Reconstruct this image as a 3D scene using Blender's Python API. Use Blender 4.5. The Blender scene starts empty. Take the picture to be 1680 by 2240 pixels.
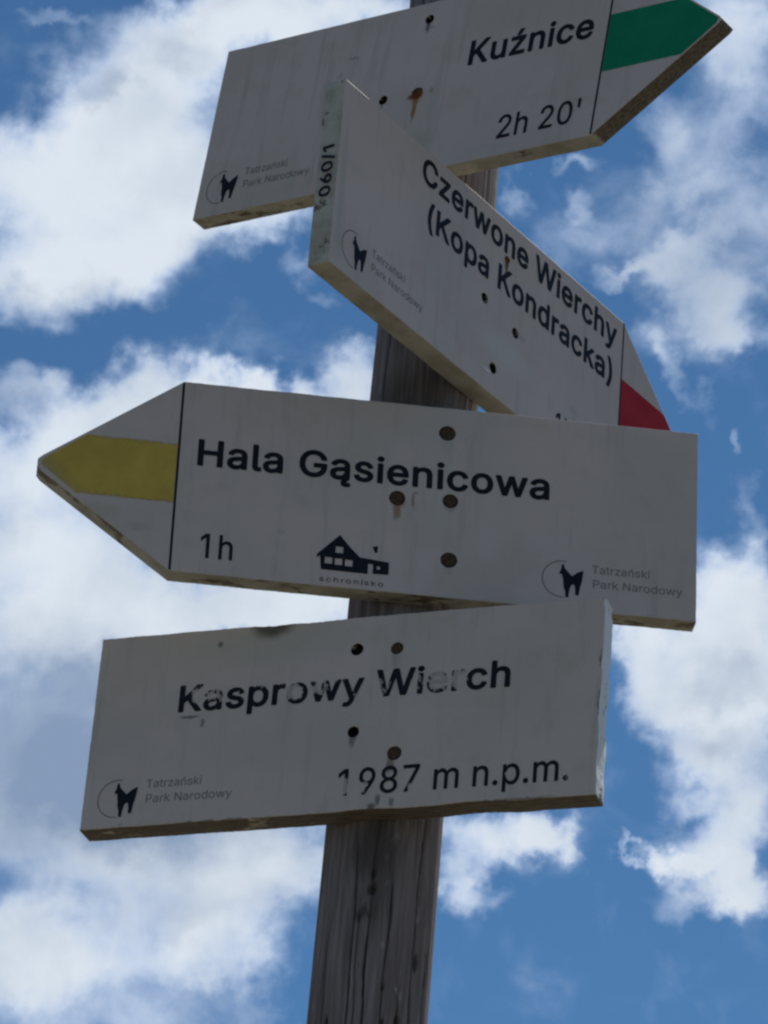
import bpy, bmesh, math, random
import numpy as np
from mathutils import Vector, Matrix, noise as mnoise

random.seed(4); np.random.seed(4)
sc = bpy.context.scene
COL = sc.collection
EYE = 1.6                                   # camera height above the ground, metres

# ------------------------------------------------------------------ camera
R = Vector((0.995713, -0.044132, 0.081287))
U = Vector((-0.092495, -0.475088, 0.875063))
F = Vector((0.0, 0.878831, 0.477134))
cam = bpy.data.cameras.new('camera')
cam.sensor_fit = 'VERTICAL'; cam.sensor_height = 36.0; cam.lens = 8955.3 / 2240 * 36
cam.clip_start = .05; cam.clip_end = 20000
camo = bpy.data.objects.new('camera', cam); COL.objects.link(camo)
m = Matrix.Identity(4)
for i in range(3):
    m[i][0] = R[i]; m[i][1] = U[i]; m[i][2] = -F[i]
m[2][3] = EYE
camo.matrix_world = m
sc.camera = camo

# ------------------------------------------------------------------ light
SUN_EL, SUN_AZ = math.radians(55), math.radians(34)      # azimuth clockwise from +Y (behind the signs)
SUN_DIR = Vector((math.sin(SUN_AZ) * math.cos(SUN_EL), math.cos(SUN_AZ) * math.cos(SUN_EL), math.sin(SUN_EL)))
sun = bpy.data.lights.new('sun', 'SUN'); sun.energy = 3.2; sun.angle = math.radians(.53); sun.color = (1, .95, .88)
suno = bpy.data.objects.new('sun', sun); COL.objects.link(suno)
suno.rotation_euler = SUN_DIR.to_track_quat('Z', 'Y').to_euler()
sc.view_settings.view_transform = 'Standard'; sc.view_settings.look = 'None'
sc.view_settings.exposure = 0; sc.view_settings.gamma = 1; sc.view_settings.use_curve_mapping = False
sc.cycles.pixel_filter_type = 'BLACKMAN_HARRIS'; sc.cycles.filter_width = 2.5


# ------------------------------------------------------------------ node helper
class NT:
    def __init__(s, tree): s.t = tree; s.n = tree.nodes; s.l = tree.links
    def new(s, typ, **kw):
        n = s.n.new(typ)
        for k, v in kw.items(): setattr(n, k, v)
        return n
    def put(s, sock, v):
        if isinstance(v, bpy.types.NodeSocket): s.l.new(v, sock)
        elif isinstance(v, (tuple, list)) and len(v) == 3 and sock.type == 'RGBA': sock.default_value = (*v, 1)
        else: sock.default_value = v
    def math(s, op, a, b=None, c=None, clamp=False):
        n = s.new('ShaderNodeMath', operation=op, use_clamp=clamp)
        s.put(n.inputs[0], a)
        if b is not None: s.put(n.inputs[1], b)
        if c is not None: s.put(n.inputs[2], c)
        return n.outputs[0]
    def vmath(s, op, a, b=None, scale=None):
        n = s.new('ShaderNodeVectorMath', operation=op)
        s.put(n.inputs[0], a)
        if b is not None: s.put(n.inputs[1], b)
        if scale is not None: s.put(n.inputs['Scale'], scale)
        return n.outputs['Value'] if op in ('DOT_PRODUCT', 'LENGTH', 'DISTANCE') else n.outputs['Vector']
    def noise(s, vec, scale, detail=4, rough=.5, dist=0, color=False):
        n = s.new('ShaderNodeTexNoise'); s.put(n.inputs['Vector'], vec)
        n.inputs['Scale'].default_value = scale; n.inputs['Detail'].default_value = detail
        n.inputs['Roughness'].default_value = rough; n.inputs['Distortion'].default_value = dist
        return n.outputs['Color' if color else 'Fac']
    def smooth(s, v, a, b, lo=0., hi=1.):
        n = s.new('ShaderNodeMapRange', interpolation_type='SMOOTHSTEP', clamp=True)
        s.put(n.inputs['Value'], v)
        for k, x in (('From Min', a), ('From Max', b), ('To Min', lo), ('To Max', hi)): s.put(n.inputs[k], x)
        return n.outputs['Result']
    def mix(s, f, a, b, blend='MIX'):
        n = s.new('ShaderNodeMix', data_type='RGBA', blend_type=blend)
        s.put(n.inputs[0], f); s.put(n.inputs[6], a); s.put(n.inputs[7], b)
        return n.outputs[2]
    def xyz(s, x, y, z):
        n = s.new('ShaderNodeCombineXYZ')
        for i, v in enumerate((x, y, z)): s.put(n.inputs[i], v)
        return n.outputs[0]
    def puff(s, vec, c, r, rot=0):
        """cheaper soft ellipse for the sky: (1 - d^2)^2"""
        if rot:
            ca, sa = math.cos(rot), math.sin(rot)
            u_ = s.vmath('DOT_PRODUCT', vec, (ca / r[0], sa / r[0], 0)); v_ = s.vmath('DOT_PRODUCT', vec, (-sa / r[1], ca / r[1], 0))
            q = s.vmath('SUBTRACT', s.xyz(u_, v_, 0), ((c[0] * ca + c[1] * sa) / r[0], (-c[0] * sa + c[1] * ca) / r[1], 0))
        else:
            n = s.new('ShaderNodeVectorMath', operation='MULTIPLY_ADD'); s.put(n.inputs[0], vec)
            n.inputs[1].default_value = (1 / r[0], 1 / r[1], 0); n.inputs[2].default_value = (-c[0] / r[0], -c[1] / r[1], 0)
            q = n.outputs[0]
        k = s.math('SUBTRACT', 1, s.vmath('DOT_PRODUCT', q, q), clamp=True)
        return s.math('MULTIPLY', k, k)
    def blob(s, vec, c, r, rot=0, soft=0.):
        """1 in the middle of an ellipse, 0 at its rim"""
        n = s.new('ShaderNodeMapping', vector_type='TEXTURE')
        s.put(n.inputs['Vector'], vec)
        n.inputs['Location'].default_value = c; n.inputs['Scale'].default_value = r
        n.inputs['Rotation'].default_value = (0, 0, rot)
        d = s.vmath('LENGTH', n.outputs[0])
        return s.smooth(d, 1., soft)


# ------------------------------------------------------------------ sky with clouds
world = bpy.data.worlds.new('World'); sc.world = world; world.use_nodes = True
w = NT(world.node_tree); w.n.clear()
sky = w.new('ShaderNodeTexSky', sky_type='NISHITA', sun_disc=False, sun_elevation=SUN_EL, sun_rotation=SUN_AZ,
            altitude=1987, air_density=1.0, dust_density=0.0, ozone_density=10.0)
gen = w.new('ShaderNodeTexCoord').outputs['Generated']
dirn = w.vmath('NORMALIZE', gen)
dF = w.vmath('DOT_PRODUCT', dirn, tuple(F)); dR = w.vmath('DOT_PRODUCT', dirn, tuple(R)); dU = w.vmath('DOT_PRODUCT', dirn, tuple(U))
ahead = w.smooth(dF, .5, .9)
dFc = w.math('MAXIMUM', dF, .05)
K = 8.9553
cx = w.math('MULTIPLY', w.math('DIVIDE', dR, dFc), K); cy = w.math('MULTIPLY', w.math('DIVIDE', dU, dFc), K)
plane = w.xyz(cx, cy, 0)                                   # one unit = 1/9 rad of sky
warp = w.vmath('SUBTRACT', w.noise(dirn, 55, 3, .55, color=True), (.5, .5, .5))
warp2 = w.vmath('SUBTRACT', w.noise(dirn, 200, 4, .6, color=True), (.5, .5, .5))
pos = w.vmath('ADD', plane, w.vmath('MULTIPLY', warp, (.20, .20, 0)))
pos = w.vmath('ADD', pos, w.vmath('MULTIPLY', warp2, (.075, .075, 0)))

def P(x, y): return ((x - 840) / 1000, (1120 - y) / 1000, 0)
CLOUDS = [
 (150,430,290,190,0,1.4),(340,320,240,210,0,1.2),(90,620,230,100,0,.95),(300,570,170,110,0,.8),(430,470,140,110,0,.8),
 (600,450,110,65,0,.75),(310,130,190,130,0,.8),(480,60,210,100,0,1.0),(660,40,230,90,0,1.05),(860,0,150,60,0,.7),
 (640,560,60,50,0,.5),(110,40,60,25,-.6,.4),(690,640,50,30,0,.35),
 (340,850,130,90,0,1.2),(230,930,170,90,0,1.2),(60,870,90,60,0,.6),(60,1000,180,95,0,1.1),(480,880,150,70,0,1.1),
 (640,880,150,70,0,1.1),(780,820,90,85,0,1.0),(100,1200,330,170,0,1.3),(400,1320,320,100,0,1.3),(650,1330,220,90,0,1.1),
 (150,1380,250,90,0,.9),(120,1600,360,300,0,.9),(470,1880,340,200,0,.85),(220,1800,330,220,0,.7),(600,1880,150,130,0,.75),
 (180,2120,360,140,0,.95),(30,2060,190,130,0,.7),(480,2060,150,120,0,.85),(560,2180,60,90,0,.3),(300,2260,320,70,0,.5),
 (1450,290,90,120,.25,.62),(1610,60,150,120,0,.85),(1630,200,140,90,0,.5),(1265,370,75,24,.15,.5),(1275,460,50,40,0,.42),(1560,300,110,60,.5,.3),
 (1115,400,32,60,0,.45),(1500,540,120,55,.5,.55),(1420,600,70,40,.3,.45),(1580,670,140,85,-.4,.75),(1660,490,100,130,0,.5),
 (1630,360,130,70,.3,.42),(1360,600,90,22,.15,.42),(1465,800,38,100,.35,.5),(1520,890,40,70,.5,.38),(1590,965,14,36,-.5,.5),
 (1640,1100,36,120,.25,.36),(1500,420,120,50,.3,.34),(1330,520,100,45,.2,.26),(1540,740,190,60,.15,.34),(1400,480,200,160,0,.24),(1560,560,180,260,0,.34),(1250,560,60,120,.7,.15),
 (1610,1300,170,105,0,1.3),(1480,1420,175,100,0,1.05),(1640,1440,160,150,0,1.25),(1540,1550,165,115,0,1.1),(1410,1530,90,90,0,.65),(1390,1400,70,90,0,.6),
 (1620,1660,130,100,0,1.05),(1500,1690,90,80,0,.75),(1650,1770,120,80,0,.85),(1580,1790,90,80,0,.6),(1490,1775,60,30,0,.45),(1380,1330,70,70,0,.5),
 (1560,1895,125,80,-.4,1.1),(1630,1950,90,80,0,.95),(1480,1890,80,28,-.3,.7),(1390,1875,46,13,-.6,.6),(1560,1985,150,40,0,.5),
 (1080,1830,160,80,0,1.15),(1200,1825,60,65,0,1.0),(990,1950,55,80,0,.8),(1070,1990,80,40,.3,.45),
]
S = 0.0
for (x, y, rx, ry, rot, a) in CLOUDS:
    b = w.puff(pos, P(x, y), (rx * 1.32 / 1000, ry * 1.32 / 1000, 1), rot)
    S = w.math('MULTIPLY_ADD', b, a, S)
S = w.math('MULTIPLY', S, ahead)
n1 = w.noise(dirn, 62, 6, .52, .3)
n2 = w.noise(dirn, 34, 5, .5)
nA = w.math('SUBTRACT', n1, .5)
nbig = w.noise(dirn, 2.6, 7, .55)
inside = w.math('MULTIPLY', w.smooth(w.math('MAXIMUM', w.math('ABSOLUTE', cx), w.math('MULTIPLY', w.math('ABSOLUTE', cy), .75)), 1.15, .9), ahead)
general = w.math('MULTIPLY', w.smooth(nbig, .48, .66), w.math('SUBTRACT', 1, inside))
S = w.math('ADD', w.math('MINIMUM', S, 1.35), general)
v = w.math('ADD', S, w.math('MULTIPLY_ADD', nA, 1.15, -.02))
cover = w.smooth(v, -.03, .85)
# shade inside the clouds
SHADE = [(110,1640,380,300,.95),(420,1760,330,170,.75),(450,1980,200,60,.25),(390,100,80,60,.4),(300,1480,200,60,.3),(250,190,60,50,.5),(1600,1500,120,60,.35),
         (1560,1640,120,60,.4),(130,660,220,60,.35),(480,560,120,60,.3),(60,880,90,60,.5),(1500,500,300,400,.35)]
SH = 0.0
for (x, y, rx, ry, a) in SHADE:
    SH = w.math('MULTIPLY_ADD', w.puff(pos, P(x, y), (rx * 1.3 / 1000, ry * 1.3 / 1000, 1)), a, SH)
SH = w.math('ADD', w.math('MULTIPLY', SH, ahead), w.math('MULTIPLY', w.smooth(n2, .42, .68), .24), clamp=True)
thick = w.smooth(v, .35, 1.35)
ccol = w.mix(thick, (.42, .54, .76), (.72, .79, .87))
ccol = w.mix(SH, ccol, (.235, .325, .48))
# clouds towards the sun let its light through, those far from it are dimmer
toSun = w.vmath('DOT_PRODUCT', dirn, tuple(SUN_DIR))
glow = w.smooth(toSun, -.6, .8, .45, 1.0)
ccol = w.mix(1.0, ccol, w.xyz(glow, glow, glow), 'MULTIPLY')
bg_sky = w.new('ShaderNodeBackground'); w.put(bg_sky.inputs[0], w.mix(1.0, sky.outputs[0], (.74, .90, .82), 'MULTIPLY')); bg_sky.inputs[1].default_value = .1
bg_cl = w.new('ShaderNodeBackground'); w.put(bg_cl.inputs[0], ccol); bg_cl.inputs[1].default_value = 1
upness = w.smooth(w.vmath('DOT_PRODUCT', dirn, (0, 0, 1)), -.01, .03)
mx = w.new('ShaderNodeMixShader'); w.put(mx.inputs[0], w.math('MULTIPLY', cover, upness))
w.l.new(bg_sky.outputs[0], mx.inputs[1]); w.l.new(bg_cl.outputs[0], mx.inputs[2])
wo = w.new('ShaderNodeOutputWorld'); w.l.new(mx.outputs[0], wo.inputs[0])
world.cycles.sampling_method = 'MANUAL'; world.cycles.sample_map_resolution = 512


# ------------------------------------------------------------------ mesh helpers
def mesh_obj(name, verts, faces, mat, parent=None, smooth=False):
    me = bpy.data.meshes.new(name); me.from_pydata([tuple(v) for v in verts], [], faces); me.update()
    if mat is not None:
        for mm in (mat if isinstance(mat, (list, tuple)) else [mat]): me.materials.append(mm)
    if smooth:
        for p in me.polygons: p.use_smooth = True
    o = bpy.data.objects.new(name, me); COL.objects.link(o)
    if parent: o.parent = parent
    return o

def eval_curve(cu):
    o = bpy.data.objects.new('tmp', cu); COL.objects.link(o)
    dg = bpy.context.evaluated_depsgraph_get(); dg.update()
    me = bpy.data.meshes.new_from_object(o.evaluated_get(dg))
    bpy.data.objects.remove(o); bpy.data.curves.remove(cu)
    return me

def fill_mesh(loops, extrude=0., bevel=0., segs=2):
    cu = bpy.data.curves.new('tmp', 'CURVE'); cu.dimensions = '2D'; cu.fill_mode = 'BOTH'
    cu.extrude = extrude; cu.bevel_depth = bevel; cu.bevel_resolution = segs; cu.offset = -bevel
    for lp in loops:
        sp = cu.splines.new('POLY'); sp.points.add(len(lp) - 1)
        for i, p in enumerate(lp): sp.points[i].co = (p[0], p[1], 0, 1)
        sp.use_cyclic_u = True
    return eval_curve(cu)

MM = .001
def circle(x, y, r, n=28, jit=0.):
    return [(x + r * (1 + jit * mnoise.noise(Vector((math.cos(t) * 2 + x * .37, math.sin(t) * 2, y * .11)))) * math.cos(t),
             y + r * (1 + jit * mnoise.noise(Vector((math.cos(t) * 2 + x * .37, math.sin(t) * 2, y * .11)))) * math.sin(t))
            for t in [2 * math.pi * i / n for i in range(n)]]

def flat(name, me, mat, parent, lift=.00035):
    """put a 2D mesh (x, y in mm) on the sign's front face, which lies at local y = 0"""
    for vv in me.vertices:
        x, y, z = vv.co; vv.co = (x * MM, -lift - z * MM, y * MM)
    me.materials.clear(); me.materials.append(mat); me.update()
    o = bpy.data.objects.new(name, me); COL.objects.link(o); o.parent = parent
    o.data.name = name
    return o

# outlines of a plain grotesque alphabet: advance width, contours (capitals 509 units high)
BOLD = {
 ' ': (188, []),
 '(': (273, ['177,-114 232,-115 240,-114 246,-112 250,-108 254,-100 254,-90 232,-42 213,2 200,38 187,80 175,136 170,200 171,236 174,272 179,308 190,358 206,414 224,466 254,534 254,544 251,550 244,556 234,558 180,558 172,557 166,554 161,548 152,534 129,488 113,444 99,402 86,350 77,300 73,268 70,214 72,160 78,112 88,66 103,18 125,-38 160,-104 168,-112']),
 ')': (273, ['37,-114 96,-115 106,-112 114,-104 140,-54 157,-18 174,28 193,100 199,138 203,182 203,232 197,294 188,346 174,402 153,468 123,532 114,548 108,554 102,557 94,558 40,558 32,557 28,555 23,550 19,542 20,532 39,490 56,448 73,396 82,362 92,318 96,294 101,250 103,214 101,160 96,126 87,82 74,40 61,4 31,-66 19,-90 19,-100 22,-106 28,-112']),
 '/': (249, ['14,-94 68,-95 76,-94 84,-88 90,-80 253,526 253,532 252,540 246,548 240,551 230,552 182,552 174,551 164,545 159,536 -4,-68 -4,-76 -2,-86 6,-92']),
 '0': (453, ['216,-26 250,-25 276,-20 296,-13 318,-3 334,9 367,42 380,60 393,84 409,128 419,176 424,224 424,284 420,324 414,360 410,378 403,400 393,424 380,448 368,466 358,476 334,499 316,512 292,523 276,529 228,535 212,534 178,529 142,515 118,499 86,466 63,430 48,392 40,364 36,344 29,284 29,224 33,184 39,148 43,130 50,108 60,84 73,60 86,42 102,26 118,9 136,-3 158,-14 176,-20 204,-25', '218,69 206,71 186,80 168,95 155,114 143,144 134,178 130,204 128,262 130,304 136,340 144,368 156,394 168,414 186,430 206,438 228,441 240,440 256,435 266,430 276,422 288,410 305,380 316,346 321,320 324,288 325,244 323,204 318,172 305,128 294,108 286,97 276,87 266,79 242,70']),
 '1': (453, ['212,-18 272,-19 280,-18 286,-16 292,-10 295,2 295,506 294,514 290,520 284,526 274,528 200,528 190,526 78,445 70,436 67,426 67,362 68,354 74,345 82,340 92,340 96,342 188,410 192,411 193,410 193,2 194,-6 198,-11 204,-16']),
 '6': (453, ['220,-26 250,-25 278,-20 296,-14 316,-4 338,10 362,32 384,62 396,88 404,116 407,132 408,150 406,188 402,208 395,230 386,250 374,268 344,299 320,314 304,321 284,327 258,332 228,333 225,334 338,500 340,508 339,516 333,524 326,527 318,528 254,528 244,525 235,518 125,356 92,306 74,272 63,248 54,222 49,200 46,180 45,154 46,136 51,108 57,88 65,70 80,45 91,32 114,11 144,-8 154,-13 174,-19 202,-24', '220,67 206,69 194,73 176,84 167,92 155,110 149,124 145,140 144,164 146,182 150,196 160,214 170,226 184,236 202,244 232,246 250,244 262,239 280,227 290,216 301,196 307,178 308,170 308,144 304,126 298,112 286,92 280,87 264,76 252,71 240,68']),
 'C': (510, ['254,-26 272,-26 298,-24 342,-15 362,-8 384,3 414,23 424,31 443,50 467,86 475,102 482,120 488,138 491,158 491,166 488,170 483,176 478,178 470,179 412,179 402,177 392,170 383,142 373,124 358,105 339,90 320,82 300,75 280,72 246,73 232,76 208,84 194,92 178,104 168,114 153,134 142,152 135,168 127,200 123,226 122,246 123,280 125,298 129,320 136,342 150,370 165,392 178,405 194,416 212,426 238,434 270,437 300,434 320,428 338,419 360,402 373,386 383,366 392,340 400,331 412,329 472,329 482,332 488,338 491,342 491,354 486,378 478,400 465,426 442,458 421,480 396,499 362,517 338,525 316,530 272,535 240,533 210,528 188,522 166,514 140,500 128,492 110,476 90,457 82,447 66,426 51,398 37,364 32,346 25,306 21,264 23,216 29,178 34,154 42,130 55,102 66,82 82,62 120,24 140,9 160,-3 210,-20 240,-25']),
 'G': (520, ['256,-26 294,-25 322,-21 342,-16 386,3 406,14 423,28 444,50 454,62 467,80 479,104 492,146 497,192 497,254 494,266 488,271 484,274 472,275 288,275 278,274 273,272 268,266 264,254 264,200 266,192 272,184 278,181 286,180 390,180 394,178 392,164 383,140 372,120 362,108 351,98 334,87 304,75 276,72 246,73 210,83 194,92 180,103 166,116 153,134 142,154 135,168 127,200 123,226 122,246 123,280 125,298 129,320 133,332 146,364 166,393 174,402 192,416 210,426 228,432 242,435 268,437 298,434 318,427 336,419 354,404 364,394 376,376 383,362 392,340 400,332 412,330 472,330 484,333 489,338 492,344 492,356 488,374 482,394 475,410 447,452 420,479 392,501 358,518 340,524 316,530 272,535 238,533 208,528 186,522 165,514 138,500 118,486 90,457 80,446 54,406 40,374 28,330 23,296 21,264 21,244 24,202 29,172 36,146 44,124 53,106 66,82 81,62 118,24 138,9 162,-3 184,-12 210,-20 240,-25']),
 'H': (517, ['60,-18 124,-19 134,-16 140,-10 142,-6 144,4 144,210 145,212 148,213 372,212 373,208 373,4 375,-6 382,-16 396,-19 456,-19 466,-16 472,-10 475,-4 476,4 476,506 474,516 467,524 454,528 394,528 382,525 375,516 373,504 373,312 372,308 368,308 145,308 144,312 144,506 142,516 134,525 122,528 62,528 52,525 44,519 42,514 41,504 41,4 42,-6 45,-10 52,-16']),
 'K': (467, ['60,-18 124,-19 134,-16 141,-8 144,4 144,160 157,174 196,214 198,212 351,-4 362,-15 366,-18 374,-19 446,-19 456,-17 464,-10 467,-6 467,0 465,10 268,286 276,297 463,498 466,504 466,514 464,519 458,524 452,527 442,528 366,528 354,524 338,508 146,300 144,304 144,506 142,516 134,525 122,528 62,528 52,525 44,519 42,514 41,504 41,4 42,-6 45,-10 52,-16']),
 'W': (686, ['155,-18 228,-19 240,-16 247,-8 342,338 344,335 350,318 431,14 439,-8 447,-16 458,-19 528,-19 536,-17 544,-12 550,0 688,502 688,514 682,522 676,527 668,528 606,528 594,525 586,516 492,156 490,158 478,212 399,512 396,519 390,524 378,528 308,528 298,525 290,517 284,502 194,157 184,188 105,498 99,516 92,525 80,528 18,528 10,526 2,521 -2,514 -2,502 135,0 139,-10 144,-14 148,-17']),
 'a': (389, ['151,-28 178,-27 214,-20 234,-11 256,3 260,-8 266,-14 272,-18 280,-19 334,-19 342,-18 350,-13 355,-4 356,4 356,258 355,274 348,310 331,344 308,367 280,385 262,393 234,400 206,403 168,402 136,396 116,390 98,382 68,361 49,342 32,318 23,296 24,284 26,280 32,275 64,264 98,256 106,256 112,260 117,266 124,280 141,296 156,304 172,310 200,312 212,311 226,307 236,303 244,296 253,282 257,260 257,254 254,250 238,246 170,238 118,229 84,218 58,203 36,184 29,174 23,162 16,146 11,114 13,84 23,50 40,24 56,8 68,-3 88,-13 118,-23 140,-27', '164,64 140,68 130,72 118,81 113,92 111,98 112,116 118,127 134,139 152,145 252,161 256,160 257,136 256,126 251,110 240,92 230,82 210,71 186,65']),
 'c': (396, ['194,-26 222,-27 264,-20 292,-9 316,5 338,24 348,34 355,42 372,72 380,92 381,100 381,106 379,112 374,117 368,120 312,135 300,135 294,132 288,127 279,104 270,90 262,82 246,73 230,67 204,65 178,69 164,75 148,88 131,112 124,128 117,156 115,184 117,218 121,238 132,266 148,288 164,301 182,308 202,311 224,310 248,303 261,294 269,286 281,268 287,252 293,246 298,244 310,244 366,258 374,263 380,272 380,278 378,290 371,308 363,322 347,344 326,364 308,377 282,390 260,397 226,403 182,402 152,396 124,385 106,376 85,360 68,342 52,323 37,296 30,280 24,260 16,212 15,194 16,164 24,116 37,82 52,53 68,34 84,18 108,0 132,-12 156,-21 182,-26']),
 'd': (424, ['184,-26 214,-26 244,-20 274,-6 292,9 294,8 295,-6 298,-10 306,-17 314,-19 368,-19 376,-18 384,-14 390,-6 391,4 391,506 388,518 382,524 378,527 368,528 312,528 302,525 295,518 292,506 291,370 288,370 274,383 258,391 244,397 220,402 212,403 174,402 144,396 126,389 102,377 82,360 62,340 52,326 40,306 30,282 18,234 15,198 15,180 19,136 28,100 38,76 50,54 64,34 86,12 100,0 122,-12 140,-19 166,-25', '196,66 178,69 164,75 147,90 133,108 123,134 118,152 115,182 115,196 117,222 125,252 131,266 145,286 163,300 174,306 188,310 210,311 228,308 244,302 262,288 277,268 286,246 290,228 293,198 293,182 291,156 288,140 277,112 267,94 254,81 234,70 220,67']),
 'e': (404, ['198,-26 234,-26 266,-21 290,-14 307,-6 322,3 336,14 354,32 369,52 378,72 383,84 382,98 376,106 368,110 312,123 302,123 296,120 290,114 276,91 266,81 257,74 240,68 228,66 212,65 194,66 176,71 160,77 140,94 134,102 127,114 120,134 118,146 118,149 368,150 378,152 384,156 388,162 390,172 389,222 384,258 375,288 368,304 350,336 331,356 302,378 276,390 262,396 222,403 180,402 154,397 122,385 104,375 88,362 66,341 54,326 37,296 24,258 17,220 15,196 16,162 25,112 32,92 41,74 52,54 67,34 90,12 106,0 118,-6 134,-13 158,-21 184,-26', '120,240 119,242 120,248 126,263 139,282 149,292 158,299 170,305 184,309 200,311 222,310 232,308 244,303 254,297 266,286 275,272 282,258 286,242 285,240 282,240']),
 'h': (410, ['53,-18 112,-19 124,-16 131,-8 133,4 133,240 134,248 144,275 158,294 170,301 182,306 190,308 206,310 218,310 232,308 240,305 252,298 259,292 267,282 276,256 277,242 277,4 280,-8 288,-16 298,-19 356,-19 364,-17 371,-12 375,-6 376,2 376,250 375,266 371,292 365,314 357,332 347,348 320,376 294,390 284,395 266,399 232,403 200,401 180,397 164,391 142,378 136,373 134,373 133,508 131,516 126,523 120,527 112,528 56,528 48,527 42,524 37,518 34,506 34,4 35,-6 38,-10 44,-16']),
 'i': (167, ['53,-18 110,-19 120,-18 124,-15 130,-10 133,2 133,376 132,384 128,390 122,396 112,398 56,398 48,397 42,394 37,388 34,378 34,2 35,-6 38,-11 45,-16', '80,424 86,424 102,427 118,434 135,450 142,464 145,476 144,498 141,506 134,518 122,529 110,537 102,540 86,543 60,539 50,533 41,526 33,518 27,508 22,484 25,464 34,448 47,436 53,432 64,427']),
 'k': (381, ['53,-18 112,-19 122,-16 130,-10 133,4 133,130 136,136 152,149 157,144 275,-6 284,-16 298,-19 370,-19 378,-18 382,-15 388,-10 390,-4 390,6 388,11 227,214 228,218 246,236 375,368 378,374 378,382 376,387 368,395 358,398 288,398 276,395 134,253 133,258 133,506 131,516 127,522 120,526 112,528 56,528 48,527 42,524 37,518 34,506 34,4 35,-6 38,-10 44,-16']),
 'l': (189, ['129,-20 156,-21 184,-16 191,-12 196,-8 199,-2 199,4 189,56 185,64 178,71 168,73 150,71 138,72 135,74 133,84 133,508 130,518 124,524 120,527 110,528 54,528 46,526 39,520 35,514 34,506 34,80 35,64 40,42 48,24 57,12 68,0 76,-6 96,-15 118,-20']),
 'n': (410, ['53,-18 112,-19 124,-16 131,-8 133,4 133,240 134,248 144,275 158,294 172,301 188,308 208,310 218,310 232,308 240,305 252,298 259,292 267,282 276,256 277,242 277,4 279,-8 288,-16 300,-19 356,-19 366,-16 373,-10 375,-4 376,6 376,248 373,280 366,310 356,334 348,346 340,355 316,378 304,386 284,395 248,402 232,403 206,402 180,396 158,387 132,371 128,388 122,394 116,397 108,398 56,398 46,396 37,388 35,384 34,374 34,4 35,-6 38,-10 44,-16']),
 'o': (415, ['194,-26 232,-26 260,-20 282,-13 308,-1 329,16 346,33 360,49 378,80 385,96 391,116 396,136 399,162 400,196 396,240 383,284 375,302 363,322 347,342 332,357 310,376 284,389 262,396 232,402 214,403 182,402 152,396 124,385 106,376 86,360 68,342 52,323 37,296 30,280 24,260 16,212 15,194 16,164 24,116 37,82 52,53 68,34 84,18 108,0 132,-12 156,-21 182,-26', '202,65 178,69 164,75 149,88 133,108 125,126 117,156 115,194 117,218 121,238 126,252 132,266 148,288 164,301 176,306 190,310 214,311 234,308 250,301 268,288 277,276 287,258 295,234 299,208 300,180 298,158 289,124 284,112 268,89 251,76 240,70 226,67']),
 'p': (424, ['53,-162 112,-162 124,-159 131,-150 133,-140 133,4 134,8 152,-6 160,-10 178,-19 192,-23 212,-26 236,-27 252,-26 278,-21 306,-10 324,0 343,16 362,34 375,54 388,78 401,114 406,142 408,162 409,182 408,214 406,236 401,262 388,300 375,324 363,340 344,360 324,376 300,389 278,397 252,402 212,403 180,397 166,391 150,383 132,368 131,370 130,384 128,388 122,394 116,397 108,398 54,398 44,395 36,386 34,374 34,-140 35,-148 38,-154 44,-159', '212,66 194,69 178,77 158,94 149,108 140,130 133,160 132,170 132,210 137,238 143,258 148,268 158,284 170,296 184,304 204,310 226,311 244,308 258,303 272,294 285,280 297,256 304,236 308,210 309,182 307,158 303,138 293,110 284,96 276,88 256,73 238,67']),
 'r': (259, ['53,-18 112,-19 124,-16 131,-8 133,4 133,246 134,254 139,266 146,280 158,292 166,298 186,305 202,307 224,306 242,303 248,304 253,306 258,312 261,316 262,324 262,382 259,394 250,401 240,403 218,404 190,402 158,392 132,377 131,378 128,388 123,394 118,397 110,398 54,398 44,395 36,386 34,374 34,2 35,-6 38,-11 45,-16']),
 's': (365, ['172,-26 188,-27 216,-25 248,-18 270,-10 300,8 322,30 338,52 347,80 350,102 348,132 342,150 332,170 303,198 284,211 264,219 156,247 142,254 134,259 130,264 128,274 128,282 131,290 138,299 150,307 160,310 182,314 190,314 210,311 228,303 234,298 243,286 252,268 258,262 264,259 274,259 328,271 334,275 340,282 342,286 342,296 330,326 314,350 297,368 276,382 248,395 206,403 166,403 136,398 120,393 86,377 74,368 47,340 39,326 33,310 28,280 29,254 36,228 45,212 53,202 76,181 98,168 122,158 208,137 230,130 242,122 247,114 249,106 249,98 246,90 240,82 222,71 204,66 188,64 176,64 158,66 144,71 134,76 121,88 110,117 104,122 98,125 88,125 32,113 26,109 20,102 18,94 18,88 27,56 36,42 47,26 64,9 88,-6 104,-14 118,-19 144,-24']),
 'u': (410, ['173,-24 202,-23 226,-18 252,-8 278,9 279,8 280,-6 283,-10 290,-17 300,-19 356,-19 366,-16 374,-6 376,4 376,376 373,388 364,396 354,398 298,398 286,395 279,386 277,376 277,150 275,126 267,106 259,94 250,86 240,78 228,73 220,71 202,69 188,70 174,73 160,80 151,88 144,98 136,114 133,136 133,376 130,387 124,395 112,398 56,398 44,395 36,386 34,374 34,132 37,100 44,70 52,50 62,34 90,4 106,-6 126,-15 144,-20']),
 'w': (567, ['138,-18 198,-19 208,-16 215,-10 219,0 284,226 287,220 348,0 352,-10 360,-17 370,-19 426,-19 434,-18 441,-14 446,-8 451,6 563,372 563,384 558,391 552,396 542,398 484,398 472,396 464,388 460,380 398,155 394,162 380,222 336,380 332,388 324,396 314,398 254,398 242,395 236,388 232,380 170,155 168,158 161,182 107,380 103,388 94,396 84,398 26,398 18,397 12,393 5,384 5,372 113,16 122,-10 130,-16']),
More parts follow.
